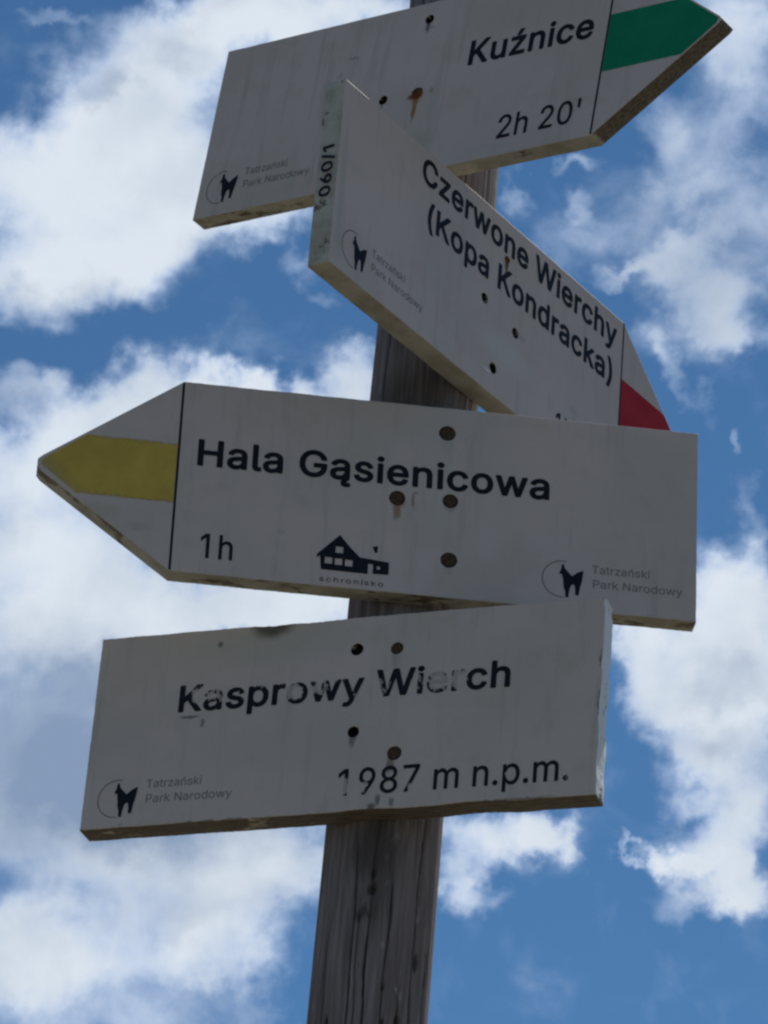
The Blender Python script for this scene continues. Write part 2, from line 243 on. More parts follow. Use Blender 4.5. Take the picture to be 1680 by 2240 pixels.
 'y': (389, ['74,-164 104,-164 112,-163 132,-159 152,-151 170,-140 182,-128 192,-119 206,-96 223,-62 387,368 389,374 389,384 386,390 380,395 368,398 308,398 296,395 288,388 197,134 194,131 192,134 100,388 92,395 82,398 20,398 9,396 1,388 -1,378 1,366 142,0 134,-28 128,-42 120,-58 112,-65 98,-71 86,-71 64,-67 56,-68 49,-72 43,-82 29,-132 29,-144 36,-153 43,-158']),
 'z': (380, ['42,-18 336,-19 346,-17 354,-10 358,2 358,54 355,66 346,73 336,75 168,75 163,76 349,322 352,332 352,376 350,386 343,394 338,397 330,398 52,398 40,396 32,389 29,376 29,326 32,314 40,306 52,304 212,304 216,302 26,56 23,44 23,4 24,-4 26,-10 32,-15 36,-18']),
 'ą': (389, ['290,-164 310,-164 344,-156 366,-146 372,-140 375,-134 375,-124 372,-116 357,-80 350,-71 344,-68 334,-68 318,-74 308,-75 302,-73 299,-68 300,-60 304,-52 314,-42 350,-12 354,-6 356,2 356,258 355,274 348,310 331,344 320,356 309,366 300,374 284,383 272,389 234,400 208,403 178,403 136,396 108,387 94,380 68,361 50,344 32,318 24,300 23,288 26,280 32,275 40,271 92,256 104,256 110,258 116,264 123,278 131,288 137,294 150,302 166,308 178,311 196,312 212,311 230,306 238,301 246,295 251,288 254,280 257,262 257,254 254,250 238,246 170,238 118,229 84,217 56,202 36,184 29,174 23,162 16,146 11,110 12,90 16,70 23,50 40,23 69,-4 89,-14 118,-23 140,-27 154,-28 178,-27 206,-22 218,-18 222,-18 207,-44 202,-56 200,-66 201,-94 207,-116 214,-128 224,-138 244,-152 262,-159', '164,64 140,68 130,72 118,81 113,92 111,98 112,116 118,127 134,139 152,145 252,161 256,160 257,136 256,126 251,110 240,92 230,82 210,71 186,65']),
 'ź': (380, ['42,-18 336,-19 346,-17 354,-10 358,2 358,54 355,66 346,73 336,75 168,75 163,76 349,322 352,332 352,376 350,386 343,394 338,397 330,398 52,398 40,396 32,389 29,376 29,326 32,314 40,306 52,304 212,304 216,302 26,56 23,44 23,4 24,-4 26,-10 32,-15 36,-18', '160,410 208,410 218,412 226,420 293,520 294,534 292,538 288,543 282,547 274,548 212,548 200,546 193,540 142,436 142,426 144,420 152,413']),
}
REGULAR = {
 ' ': (188, []),
 "'": (206, ['78,310 126,310 133,312 136,318 144,504 142,514 136,517 72,517 65,514 62,508 69,332 71,316 74,312']),
 '.': (188, ['85,-12 106,-12 116,-8 128,-2 141,12 147,26 149,38 147,56 144,64 138,73 126,85 114,91 98,95 84,93 64,84 51,72 46,62 42,50 42,32 51,10 64,-3']),
 '0': (453, ['216,-14 250,-14 270,-10 294,-2 312,7 329,18 357,46 370,66 382,88 399,134 408,176 413,224 413,284 409,324 404,354 400,372 392,396 382,420 370,442 358,461 348,471 330,489 312,502 290,512 270,519 228,524 184,519 146,504 124,489 96,462 73,424 58,386 50,358 46,338 40,284 40,224 44,184 49,154 53,136 61,112 71,88 83,66 96,46 115,28 124,18 142,7 162,-3 182,-10 204,-14', '218,58 200,61 181,70 171,78 158,90 144,112 130,146 122,182 119,204 117,262 119,306 126,346 137,382 146,400 158,419 171,432 182,440 194,446 208,450 228,452 246,450 272,439 282,432 297,416 316,384 326,352 331,326 334,304 336,244 334,204 328,166 316,124 304,102 296,92 282,78 270,68 246,59']),
 '1': (453, ['212,-8 274,-8 281,-6 284,2 284,506 282,514 274,517 200,517 194,515 84,435 80,432 78,426 78,360 80,353 86,351 90,352 98,357 198,431 202,433 204,432 204,4 206,-4']),
 '2': (453, ['64,-8 386,-8 392,-6 395,-4 397,4 397,54 395,62 390,64 176,65 171,66 180,78 288,190 318,224 342,254 363,284 376,310 383,330 388,356 389,380 385,408 378,430 367,450 354,468 330,491 308,505 292,512 270,519 228,524 194,521 168,515 136,501 120,492 112,484 92,465 80,448 71,430 63,406 59,386 58,370 58,364 60,358 66,354 124,354 132,356 135,364 136,378 139,394 144,406 152,421 166,434 184,445 200,450 220,452 238,451 260,447 270,442 288,430 302,415 307,402 311,386 312,360 310,346 304,330 293,310 275,286 253,260 230,236 58,52 56,46 56,2 58,-4']),
 '7': (453, ['97,-8 162,-8 168,-6 172,-2 397,444 399,452 399,506 398,512 394,515 386,517 66,517 60,516 56,512 54,506 54,454 56,447 62,444 306,444 311,442 91,6 90,2 90,-2 92,-6']),
 '8': (453, ['214,-14 252,-14 294,-6 324,6 341,16 359,28 370,40 383,56 395,74 404,98 409,134 408,152 402,178 394,198 386,214 377,226 358,246 324,266 348,284 364,302 376,320 384,344 389,368 390,382 386,414 377,438 367,456 354,472 344,482 330,493 314,503 292,513 274,518 228,524 182,519 160,513 140,503 112,486 98,473 84,456 75,438 66,414 62,382 64,360 68,344 76,320 88,302 104,284 129,266 94,246 81,232 66,214 58,198 50,178 46,160 44,140 46,110 49,98 57,76 69,56 78,45 94,28 112,15 132,4 150,-3 182,-11 200,-14', '218,57 194,60 172,66 153,78 139,90 130,106 124,126 123,142 126,162 130,174 141,190 156,205 172,216 194,224 220,227 244,226 258,224 278,217 290,210 301,200 316,184 322,174 328,152 329,136 326,116 322,104 316,94 300,78 284,68 270,62 252,59', '210,298 186,305 176,310 162,322 151,334 144,350 141,372 142,390 146,406 156,422 170,436 190,447 204,450 226,452 242,451 262,447 278,439 286,434 294,426 305,410 308,400 311,380 310,362 308,350 301,336 293,324 280,312 270,306 248,299']),
 '9': (453, ['130,-8 198,-8 204,-6 207,-4 337,186 362,230 375,256 381,270 392,304 397,340 396,372 391,398 385,416 374,438 357,464 334,488 308,504 292,511 272,518 250,522 230,524 202,522 180,518 160,511 138,500 118,488 90,460 69,422 61,398 57,376 56,360 57,328 60,306 67,284 76,266 88,246 98,235 114,220 132,208 154,198 174,191 210,187 230,187 248,191 251,190 124,6 123,2 123,-2 126,-6', '220,251 198,255 180,262 170,270 152,288 144,300 137,320 134,336 133,356 137,382 145,404 152,416 170,433 180,440 198,449 212,451 232,452 254,449 273,440 284,433 300,415 309,400 316,382 319,366 319,336 316,320 309,302 296,282 290,276 274,263 264,258 240,252']),
 'H': (517, ['60,-8 122,-8 130,-6 132,-2 133,4 133,220 134,224 138,224 383,224 384,220 384,4 385,-2 388,-6 396,-8 454,-8 463,-4 465,4 465,504 464,510 462,515 454,517 394,517 388,515 385,512 384,504 384,300 383,298 378,297 134,298 133,302 133,504 132,512 128,515 122,517 62,517 54,514 52,504 52,4 54,-4']),
 'N': (523, ['60,-8 124,-8 130,-5 133,2 133,304 130,374 130,390 132,393 194,288 380,-4 384,-7 390,-8 460,-8 469,-4 471,4 471,504 470,510 468,515 460,517 402,517 394,514 391,508 391,144 392,126 392,120 390,119 358,174 143,512 138,516 132,517 62,517 54,514 52,504 52,4 54,-4']),
 'P': (445, ['60,-8 122,-8 128,-6 132,-2 133,4 133,174 134,178 246,178 284,182 304,187 336,200 356,214 384,242 396,260 404,278 412,302 415,324 417,350 412,392 404,418 397,432 384,453 356,481 336,493 316,504 290,511 264,515 240,517 64,517 57,516 54,512 52,504 52,4 54,-4', '134,250 133,256 133,440 134,444 238,444 262,442 270,440 292,433 314,415 327,398 334,378 336,364 336,332 334,318 326,298 320,286 310,276 290,261 274,255 254,251 238,250']),
 'T': (449, ['193,-8 256,-8 262,-6 265,2 265,442 270,444 414,444 420,446 423,448 425,454 425,506 423,512 420,516 412,517 36,517 28,515 25,512 24,506 24,454 26,448 30,445 36,444 180,444 185,442 185,4 187,-4']),
 'a': (389, ['151,-16 178,-16 200,-12 216,-7 242,6 268,29 269,26 269,0 272,-5 276,-7 280,-8 336,-8 342,-6 345,2 345,258 344,274 338,304 335,312 321,338 304,357 278,374 256,383 228,390 204,392 178,392 162,390 128,382 100,371 72,351 59,338 42,312 34,292 35,286 40,283 100,267 106,270 113,284 120,292 132,303 144,312 158,318 170,321 198,323 220,321 236,315 248,307 254,301 261,292 264,286 267,270 268,254 266,246 262,242 244,236 170,227 124,219 88,207 62,193 48,180 37,166 29,148 24,130 22,114 23,90 33,54 46,33 60,18 74,7 90,-2 124,-13 140,-16', '164,53 146,55 128,61 114,70 108,76 102,88 100,96 100,108 102,120 107,132 114,138 124,146 142,154 174,160 240,169 267,176 268,172 268,136 267,126 261,106 251,88 235,72 214,60 188,54']),
 'c': (396, ['194,-16 222,-16 258,-10 288,2 310,14 332,33 345,48 361,74 370,100 368,107 362,110 308,124 302,124 298,120 290,100 284,90 267,72 252,63 242,59 228,56 206,54 176,58 162,64 148,73 139,82 120,108 111,132 106,156 104,194 107,224 111,244 121,270 138,293 148,303 160,311 176,318 188,321 200,322 226,321 246,316 266,305 278,292 291,272 297,258 304,255 360,268 366,271 369,274 369,278 367,288 360,304 353,318 337,338 322,354 302,367 278,379 258,386 226,392 182,391 158,386 129,376 112,366 90,350 77,336 62,318 48,292 41,276 34,254 27,212 26,194 27,164 34,122 41,100 48,84 62,58 77,40 90,27 112,10 136,-2 160,-10 182,-15']),
 'd': (424, ['184,-16 202,-16 222,-14 236,-11 252,-4 268,4 278,12 290,22 304,39 305,36 305,2 307,-4 310,-6 316,-8 370,-8 376,-6 379,-2 380,4 380,506 378,514 374,516 368,517 314,517 308,515 304,512 303,506 302,341 300,341 289,356 269,372 256,380 238,387 210,392 174,391 154,387 130,379 118,373 106,366 88,351 72,336 60,319 49,298 41,280 29,234 26,198 26,180 29,142 38,106 48,80 60,58 74,38 91,22 105,10 124,-1 144,-8 172,-15', '196,55 172,59 161,64 148,73 138,84 122,104 112,130 108,146 105,168 104,196 106,222 112,250 121,270 135,292 150,305 166,315 186,321 210,322 222,321 248,313 268,298 286,274 296,252 301,230 304,198 304,182 302,156 298,134 287,104 277,90 259,72 238,60 222,56']),
 'h': (410, ['53,-8 112,-8 118,-6 120,-3 122,4 122,242 125,258 133,280 144,294 154,304 168,312 184,318 208,321 230,320 244,316 256,308 268,298 277,286 283,272 286,260 288,242 288,4 290,-4 292,-6 298,-8 354,-8 362,-6 365,2 365,250 361,286 355,308 348,324 338,342 331,350 316,364 310,369 298,376 282,383 246,391 230,392 206,391 180,385 164,378 146,368 124,346 122,346 122,506 120,514 112,517 54,517 48,514 45,508 45,4 47,-4']),
 'i': (167, ['53,-8 112,-8 120,-5 122,2 122,376 120,384 112,387 54,387 48,384 45,378 45,4 47,-4', '80,436 86,435 98,437 114,444 125,456 130,466 134,476 134,492 130,502 124,513 117,520 106,527 86,532 74,531 64,528 54,523 46,516 37,502 33,484 34,474 37,466 44,454 58,442 70,437']),
 'k': (381, ['53,-8 112,-8 118,-6 120,-4 122,4 122,136 126,141 152,165 156,164 289,-6 298,-8 370,-8 376,-6 379,0 377,6 212,216 236,242 364,372 367,378 366,382 363,386 356,387 288,387 280,385 153,256 124,227 122,232 122,506 120,514 112,517 54,517 48,514 45,508 45,4 47,-4']),
 'm': (610, ['53,-8 112,-8 118,-6 121,-2 122,4 122,254 125,266 132,284 137,292 150,305 170,318 190,322 216,321 226,319 238,314 256,297 261,286 265,276 266,264 266,4 269,-6 276,-8 332,-8 338,-6 342,-3 343,4 343,250 346,272 351,286 357,294 372,310 378,314 394,320 406,322 420,322 444,319 456,315 466,308 477,296 483,286 486,274 488,256 488,4 489,-2 492,-6 498,-8 554,-8 562,-6 565,4 565,262 562,292 557,310 548,332 538,348 516,369 498,380 470,391 442,394 420,393 400,390 380,383 364,376 340,357 318,331 304,353 288,370 278,378 262,386 240,393 206,394 190,391 170,384 156,376 144,368 133,358 122,345 120,348 120,378 118,382 116,385 108,387 58,387 48,385 46,380 45,374 45,4 47,-4']),
 'n': (410, ['53,-8 112,-8 118,-6 120,-4 122,4 122,242 125,258 133,280 144,294 154,304 168,312 184,318 208,321 230,320 244,316 256,308 268,298 277,286 283,272 286,260 288,242 288,4 290,-4 293,-6 300,-8 354,-8 363,-4 365,4 365,248 364,266 361,286 357,302 348,324 337,342 314,366 292,379 266,388 234,392 206,391 184,386 162,377 146,367 122,343 120,346 120,378 118,382 116,385 108,387 56,387 47,384 45,374 45,4 47,-4']),
 'o': (415, ['194,-16 232,-15 254,-10 280,-2 302,9 324,26 337,38 352,58 367,84 374,100 381,122 386,142 388,162 389,196 386,234 374,276 365,296 353,318 337,338 328,347 304,366 280,378 258,386 232,391 196,392 182,391 158,386 129,376 112,366 90,350 77,336 62,318 48,292 41,276 34,254 27,212 26,194 27,164 34,122 41,100 48,84 62,58 77,40 90,27 112,10 136,-2 160,-10 182,-15', '202,54 176,58 162,63 148,74 130,94 120,108 111,132 106,156 104,194 107,224 115,254 121,270 138,292 150,304 162,312 172,317 188,321 212,322 228,321 252,313 273,298 286,282 294,268 304,242 310,210 311,182 308,150 301,122 294,106 278,84 266,72 248,61 228,56']),
 'p': (424, ['53,-150 112,-151 118,-149 121,-146 122,-140 122,36 124,36 138,20 156,4 180,-8 196,-13 212,-15 236,-16 252,-15 272,-11 296,-3 318,10 327,16 338,26 351,38 365,58 377,80 391,120 395,142 397,162 398,182 397,214 395,236 391,256 377,296 365,318 354,334 338,350 320,366 298,378 272,387 252,391 212,392 186,387 168,380 155,372 135,356 122,340 120,342 120,378 118,382 116,385 108,387 56,387 50,385 46,382 45,374 45,-140 47,-148', '212,55 192,58 178,64 159,78 148,89 143,96 132,118 123,154 121,170 121,210 127,244 132,260 138,272 148,288 164,305 180,314 202,321 226,322 238,321 262,313 276,304 295,286 308,260 314,242 318,220 320,182 317,150 312,130 303,106 289,86 276,73 260,62 238,56']),
 'r': (259, ['53,-8 112,-8 118,-6 120,-4 122,4 122,248 125,262 132,278 137,286 152,302 163,308 186,316 202,318 224,317 242,314 248,317 251,326 251,380 250,387 246,390 240,392 206,393 194,392 174,386 160,381 146,373 137,366 122,350 120,352 120,378 118,384 114,386 108,387 56,387 50,385 47,382 45,374 45,4 47,-4']),
 's': (365, ['172,-16 188,-16 216,-14 244,-8 266,0 296,18 317,40 328,57 337,84 339,102 338,126 331,148 322,164 298,189 278,201 260,208 230,217 166,232 148,238 131,248 122,256 120,260 117,280 118,290 121,296 134,310 146,317 158,322 170,324 184,325 198,324 216,321 228,317 236,311 244,304 254,290 261,274 268,270 320,281 330,286 331,292 320,322 304,345 292,358 272,372 256,380 238,386 206,392 166,392 142,388 122,382 92,367 80,358 57,334 50,322 43,306 39,280 40,254 47,232 55,216 63,206 81,190 100,179 128,168 214,147 234,140 248,131 257,118 260,106 259,92 250,77 240,68 230,62 200,54 178,53 164,54 142,60 130,66 112,83 100,110 98,113 94,114 38,103 30,98 29,92 38,60 56,32 70,19 92,5 112,-5 138,-12']),
 't': (227, ['156,-12 180,-12 206,-9 218,-4 220,4 211,52 207,60 200,62 186,59 168,58 152,60 144,65 136,76 134,96 134,316 138,319 200,319 208,321 212,330 212,378 209,384 202,387 135,388 134,392 134,468 132,476 124,479 66,479 60,476 57,468 57,388 54,387 8,387 0,384 -2,376 -2,328 1,322 8,319 54,319 57,316 57,90 60,66 65,50 70,38 74,30 82,20 90,13 102,4 128,-7 144,-11']),
 'w': (567, ['138,-8 196,-8 202,-6 206,-2 260,184 284,271 286,268 311,170 362,-3 364,-6 372,-8 426,-8 434,-6 437,0 441,12 552,376 552,380 550,384 542,387 484,387 477,386 474,382 415,178 400,112 398,107 367,226 326,374 320,385 312,387 256,387 248,385 246,382 201,226 174,118 170,108 157,158 94,382 90,385 84,387 26,387 18,384 16,380 16,376 116,44 130,0 133,-6']),
 'y': (389, ['74,-152 104,-153 112,-152 144,-142 164,-130 176,-119 188,-106 196,-92 212,-60 376,370 378,378 377,382 374,385 368,387 308,387 302,386 298,382 216,156 194,92 192,96 173,156 91,382 86,386 78,387 20,387 14,385 11,382 10,378 12,370 154,0 145,-30 139,-46 130,-63 118,-75 108,-80 98,-82 86,-82 64,-78 58,-80 54,-83 40,-134 40,-140 42,-144 46,-147']),
 'z': (380, ['42,-8 334,-8 340,-7 345,-4 347,2 347,54 345,60 340,63 334,64 144,64 141,66 339,326 341,332 341,376 338,385 328,387 52,387 46,386 42,384 40,376 40,326 42,318 46,316 52,315 234,315 238,314 36,52 34,44 34,2 36,-4']),
 'ń': (410, ['53,-8 112,-8 118,-6 120,-4 122,4 122,242 125,258 133,280 144,294 154,304 168,312 184,318 208,321 230,320 244,316 256,308 268,298 277,286 283,272 286,260 288,242 288,4 290,-4 293,-6 300,-8 354,-8 363,-4 365,4 365,248 364,266 361,286 357,302 348,324 337,342 314,366 292,379 266,388 234,392 206,391 184,386 162,377 146,367 122,343 120,346 120,378 118,382 116,385 108,387 56,387 47,384 45,374 45,4 47,-4', '178,422 226,421 234,424 300,524 301,528 300,534 296,536 290,537 228,537 220,534 171,432 172,426']),
}

def contour(txt): return [tuple(int(q) for q in p.split(',')) for p in txt.split()]

def text_mesh(body, x0, x1, base, cap, bold=True, spacing=1.0):
    font = BOLD if bold else REGULAR
    d = 19 if bold else 8; pen = 0; loops = []
    for ch in body:
        adv, cs = font[ch]
        loops.append([[(x + pen, y) for x, y in contour(c)] for c in cs])
        pen += (adv + d * .9) * spacing
    xs = [p[0] for g in loops for lp in g for p in lp]; a, b = min(xs), max(xs)
    sy = cap / (509 + 2 * d); sx = (x1 - x0) / (b - a)
    bm = bmesh.new()
    for g in loops:
        if not g: continue
        me = fill_mesh([[((x - a) * sx + x0, (y + d) * sy + base) for x, y in lp] for lp in g])
        bm.from_mesh(me); bpy.data.meshes.remove(me)
    me = bpy.data.meshes.new('text'); bm.to_mesh(me); bm.free()
    return me


# ------------------------------------------------------------------ materials
def new_mat(name):
    mt = bpy.data.materials.new(name); mt.use_nodes = True
    t = NT(mt.node_tree); t.n.clear()
    b = t.new('ShaderNodeBsdfPrincipled'); o = t.new('ShaderNodeOutputMaterial'); t.l.new(b.outputs[0], o.inputs[0])
    return mt, t, b, o

def bump(t, b, h, strength=.3, dist=.001):
    n = t.new('ShaderNodeBump'); n.inputs['Strength'].default_value = strength; n.inputs['Distance'].default_value = dist
    t.put(n.inputs['Height'], h); t.l.new(n.outputs[0], b.inputs['Normal'])

PAINT = (.56, .460, .420)
def board_mat(name, seed, stains, paint_edge=.5, hw=.09, tint=PAINT, lit_end_paint=False, bare_x=9., wood_k=1.):
    """white painted plank: weathered paint in front, paint worn to wood on the edges. stains: (x, y, rx, ry, colour, amount) mm"""
    mt, t, b, o = new_mat(name)
    co = t.new('ShaderNodeTexCoord').outputs['Object']
    cs = t.vmath('ADD', co, (seed * 3.1, seed * 1.7, seed * .9))
    nrm = t.new('ShaderNodeNewGeometry').outputs['Normal']
    nobj = t.new('ShaderNodeVectorTransform', vector_type='NORMAL', convert_from='WORLD', convert_to='OBJECT'); t.put(nobj.inputs[0], nrm)
    sep = t.new('ShaderNodeSeparateXYZ'); t.put(sep.inputs[0], nobj.outputs[0])
    front = t.smooth(t.math('MULTIPLY', sep.outputs['Y'], -1), .35, .75)
    big = t.noise(cs, 9, 4, .55); mid = t.noise(cs, 38, 5, .6); fine = t.noise(cs, 260, 4, .65)
    col = t.mix(t.smooth(big, .35, .65), tint, tuple(c * k for c, k in zip(tint, (.90, .93, .90))))
    col = t.mix(t.smooth(mid, .5, .72, 0, .55), col, tuple(c * k for c, k in zip(tint, (.86, .87, .80))))
    col = t.mix(t.smooth(fine, .60, .76, 0, .45), col, (.33, .31, .27))
    # rain streaks: stretched downwards
    st = t.noise(t.vmath('MULTIPLY', cs, (1, 1, .09)), 95, 4, .6)
    col = t.mix(t.smooth(st, .52, .74, 0, .34), col, (.30, .30, .26))
    sepc = t.new('ShaderNodeSeparateXYZ'); t.put(sepc.inputs[0], co)
    flatco = t.xyz(sepc.outputs['X'], sepc.outputs['Z'], 0)
    wob = t.vmath('SUBTRACT', t.noise(cs, 170, 3, .6, color=True), (.5, .5, .5))
    flatw = t.vmath('ADD', flatco, t.vmath('MULTIPLY', wob, (.005, .005, 0)))
    for (x, y, rx, ry, c, a) in stains:
        mk = t.blob(flatw, (x * MM, y * MM + hw, 0), (rx * MM, ry * MM, 1), 0, .35)
        col = t.mix(t.math('MULTIPLY', mk, a), col, c)
    # edges: raw weathered wood with what is left of the paint
    gr = t.noise(t.vmath('MULTIPLY', cs, (.12, 1, 1.0)), 420, 4, .65)
    wood = t.mix(t.smooth(gr, .3, .7), tuple(c * wood_k for c in (.09, .068, .05)), tuple(c * wood_k for c in (.25, .20, .14)))
    left = t.noise(t.vmath('MULTIPLY', cs, (.45, 1, 1)), 46, 6, .68)
    lim = .5 + (.5 - paint_edge) * .42
    if lit_end_paint:                                   # the upright right-hand end has kept most of its paint
        lim = t.math('SUBTRACT', lim, t.smooth(sep.outputs['X'], .6, .8, 0, .24))
    keep = t.smooth(t.math('SUBTRACT', left, lim), -.03, .03)
    if bare_x < 9: keep = t.math('MULTIPLY', keep, t.smooth(sepc.outputs['X'], bare_x + .004, bare_x))
    edgec = t.mix(keep, wood, t.mix(t.smooth(mid, .35, .7), (.47, .435, .365), (.33, .30, .235)))
    if lit_end_paint: edgec = t.mix(t.math('MULTIPLY', keep, t.smooth(sep.outputs['X'], .6, .8)), edgec, (.74, .72, .68))  # paler than the other paint: light striking this end is put into its colour
    b_col = t.mix(front, edgec, col)
    t.put(b.inputs['Base Color'], b_col)
    t.put(b.inputs['Roughness'], t.math('MULTIPLY_ADD', mid, .3, .45))
    b.inputs['Specular IOR Level'].default_value = .3
    h = t.math('ADD', t.math('MULTIPLY', t.noise(t.vmath('MULTIPLY', cs, (.08, 1, 1)), 300, 4, .6), .5), t.math('MULTIPLY', fine, .4))
    bump(t, b, h, .25, .0006)
    return mt

def ink_mat(name, colour, wear=(), amount=.0, hw=.09, seed=0., fade=1., rough=.55, soft=None):
    """printed film: colour, with flaked-off patches. wear: (x, y, rx, ry, amount) in mm"""
    mt, t, b, o = new_mat(name)
    co = t.new('ShaderNodeTexCoord').outputs['Object']
    cs = t.vmath('ADD', co, (seed, seed * .7, seed * 1.3))
    n = t.noise(t.vmath('MULTIPLY', cs, (1, 1, .7)), 210, 5, .66)
    m = t.math('ADD', n, -.5)
    acc = amount
    if wear:
        sepc = t.new('ShaderNodeSeparateXYZ'); t.put(sepc.inputs[0], co)
        fl = t.xyz(sepc.outputs['X'], sepc.outputs['Z'], 0)
        for (x, y, rx, ry, a) in wear:
            acc = t.math('MULTIPLY_ADD', t.blob(fl, (x * MM, y * MM + hw, 0), (rx * MM, ry * MM, 1), 0, .2), a, acc)
    lost = t.smooth(t.math('ADD', t.math('MULTIPLY', m, 2.2), acc), .46, .60)
    lost = t.math('ADD', t.math('MULTIPLY', lost, .88), 1 - fade, clamp=True)
    if soft:                                       # the band's brushed edges thin out over (from, to) metres from the middle
        sp = t.new('ShaderNodeSeparateXYZ'); t.put(sp.inputs[0], co)
        off = t.math('ABSOLUTE', t.math('SUBTRACT', t.math('MULTIPLY_ADD', m, .014, sp.outputs['Z']), hw + .002))
        lost = t.math('MAXIMUM', lost, t.smooth(off, soft[0], soft[1], 0, .95))
        lost = t.math('MAXIMUM', lost, t.smooth(t.math('MULTIPLY_ADD', sp.outputs['Z'], .9, sp.outputs['X']), -.222, -.262, 0, .6))
    c2 = t.mix(t.smooth(t.noise(cs, 45, 4, .6), .3, .75, 0, .5), colour, tuple(min(1, c * 1.35 + .012) for c in colour))
    t.put(b.inputs['Base Color'], c2); b.inputs['Roughness'].default_value = rough
    b.inputs['Specular IOR Level'].default_value = .12
    tr = t.new('ShaderNodeBsdfTransparent'); mx = t.new('ShaderNodeMixShader')
    t.put(mx.inputs[0], lost); t.l.new(b.outputs[0], mx.inputs[1]); t.l.new(tr.outputs[0], mx.inputs[2])
    t.l.new(mx.outputs[0], o.inputs[0])
    return mt

def metal_mat(name, c1, c2, metallic=.5):
    mt, t, b, o = new_mat(name)
    co = t.new('ShaderNodeTexCoord').outputs['Object']
    n = t.noise(co, 420, 4, .6)
    t.put(b.inputs['Base Color'], t.mix(t.smooth(n, .35, .65), c1, c2))
    b.inputs['Metallic'].default_value = metallic; b.inputs['Roughness'].default_value = .85; b.inputs['Specular IOR Level'].default_value = .1
    bump(t, b, n, .5, .0006)
    return mt

RUST = (.13, .05, .018); RUST2 = (.24, .12, .045); DARK = (.03, .027, .025); GRIME = (.20, .185, .14)
rust_metal = metal_mat('rusty_steel', (.10, .040, .018), (.20, .085, .035), .3)
brown_metal = metal_mat('brown_bolt', (.045, .028, .018), (.095, .058, .034), 0.)
shaded_hole_metal = metal_mat('shaded_hole_steel', (.010, .010, .011), (.022, .02, .018), .0)
ink = ink_mat('black_lettering', (.007, .008, .014), amount=.05)
ink_grey = ink_mat('faded_grey_lettering', (.10, .12, .125), amount=.16, fade=.5)
ink_ring = ink_mat('faded_ring_line', (.09, .09, .09), amount=.22, fade=.62)


# ------------------------------------------------------------------ weathered post
AX = Vector((.020883, 3.086394, 0)); LEAN = .002644; R0 = .0464; TAPER = -.002066; TOPZ = 2.36
def post_axis(zrel): return Vector((AX.x + LEAN * zrel, AX.y, zrel + EYE))
def post_r(zrel): return R0 + TAPER * (zrel - 2.0)

def wood_mat():
    mt, t, b, o = new_mat('weathered_post_wood')
    co = t.new('ShaderNodeTexCoord').outputs['Object']
    lng = t.vmath('MULTIPLY', co, (1, 1, .045))
    lng = t.vmath('ADD', lng, t.vmath('MULTIPLY', t.noise(co, 5, 2, .5, color=True), (.012, .012, 0)))
    g1 = t.noise(lng, 240, 5, .65); g2 = t.noise(lng, 75, 4, .6); g3 = t.noise(t.vmath('MULTIPLY', co, (1, 1, .3)), 20, 4, .6)
    col = t.mix(t.smooth(g1, .3, .7), (.150, .118, .110), (.275, .228, .215))
    col = t.mix(t.smooth(g2, .5, .7, 0, .7), col, (.12, .095, .086))
    col = t.mix(t.smooth(g3, .5, .72, 0, .5), col, (.19, .145, .13))
    col = t.mix(t.smooth(t.noise(t.vmath('MULTIPLY', co, (1, 1, .5)), 60, 3, .6), .64, .72, 0, .6), col, (.38, .34, .325))
    sp = t.new('ShaderNodeSeparateXYZ'); t.put(sp.inputs[0], co)
    fl = t.vmath('ADD', t.xyz(sp.outputs['X'], sp.outputs['Z'], 0), t.vmath('MULTIPLY', t.vmath('SUBTRACT', t.noise(lng, 90, 3, .6, color=True), (.5, .5, .5)), (.012, .05, 0)))
    for (x, z, rx, rz, a) in [(.0, 2.945, .030, .040, .7), (.006, 2.90, .008, .05, .5), (-.004, 2.885, .009, .008, .7), (.016, 2.91, .006, .05, .5), (-.03, 2.75, .02, .12, .3), (.0, 3.36, .05, .05, .6)]:  # dark stains below the lowest board; the topmost blob paints shade between boards
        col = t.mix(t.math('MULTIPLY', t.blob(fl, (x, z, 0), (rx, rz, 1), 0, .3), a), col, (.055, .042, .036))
    crack = t.new('ShaderNodeAttribute', attribute_name='crack').outputs['Fac']
    col = t.mix(t.math('MULTIPLY', crack, .75), col, (.022, .018, .016))
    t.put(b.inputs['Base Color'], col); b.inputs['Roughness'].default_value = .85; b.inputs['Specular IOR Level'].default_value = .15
    bump(t, b, t.math('ADD', g1, t.math('MULTIPLY', g2, .7)), .6, .0016)
    return mt

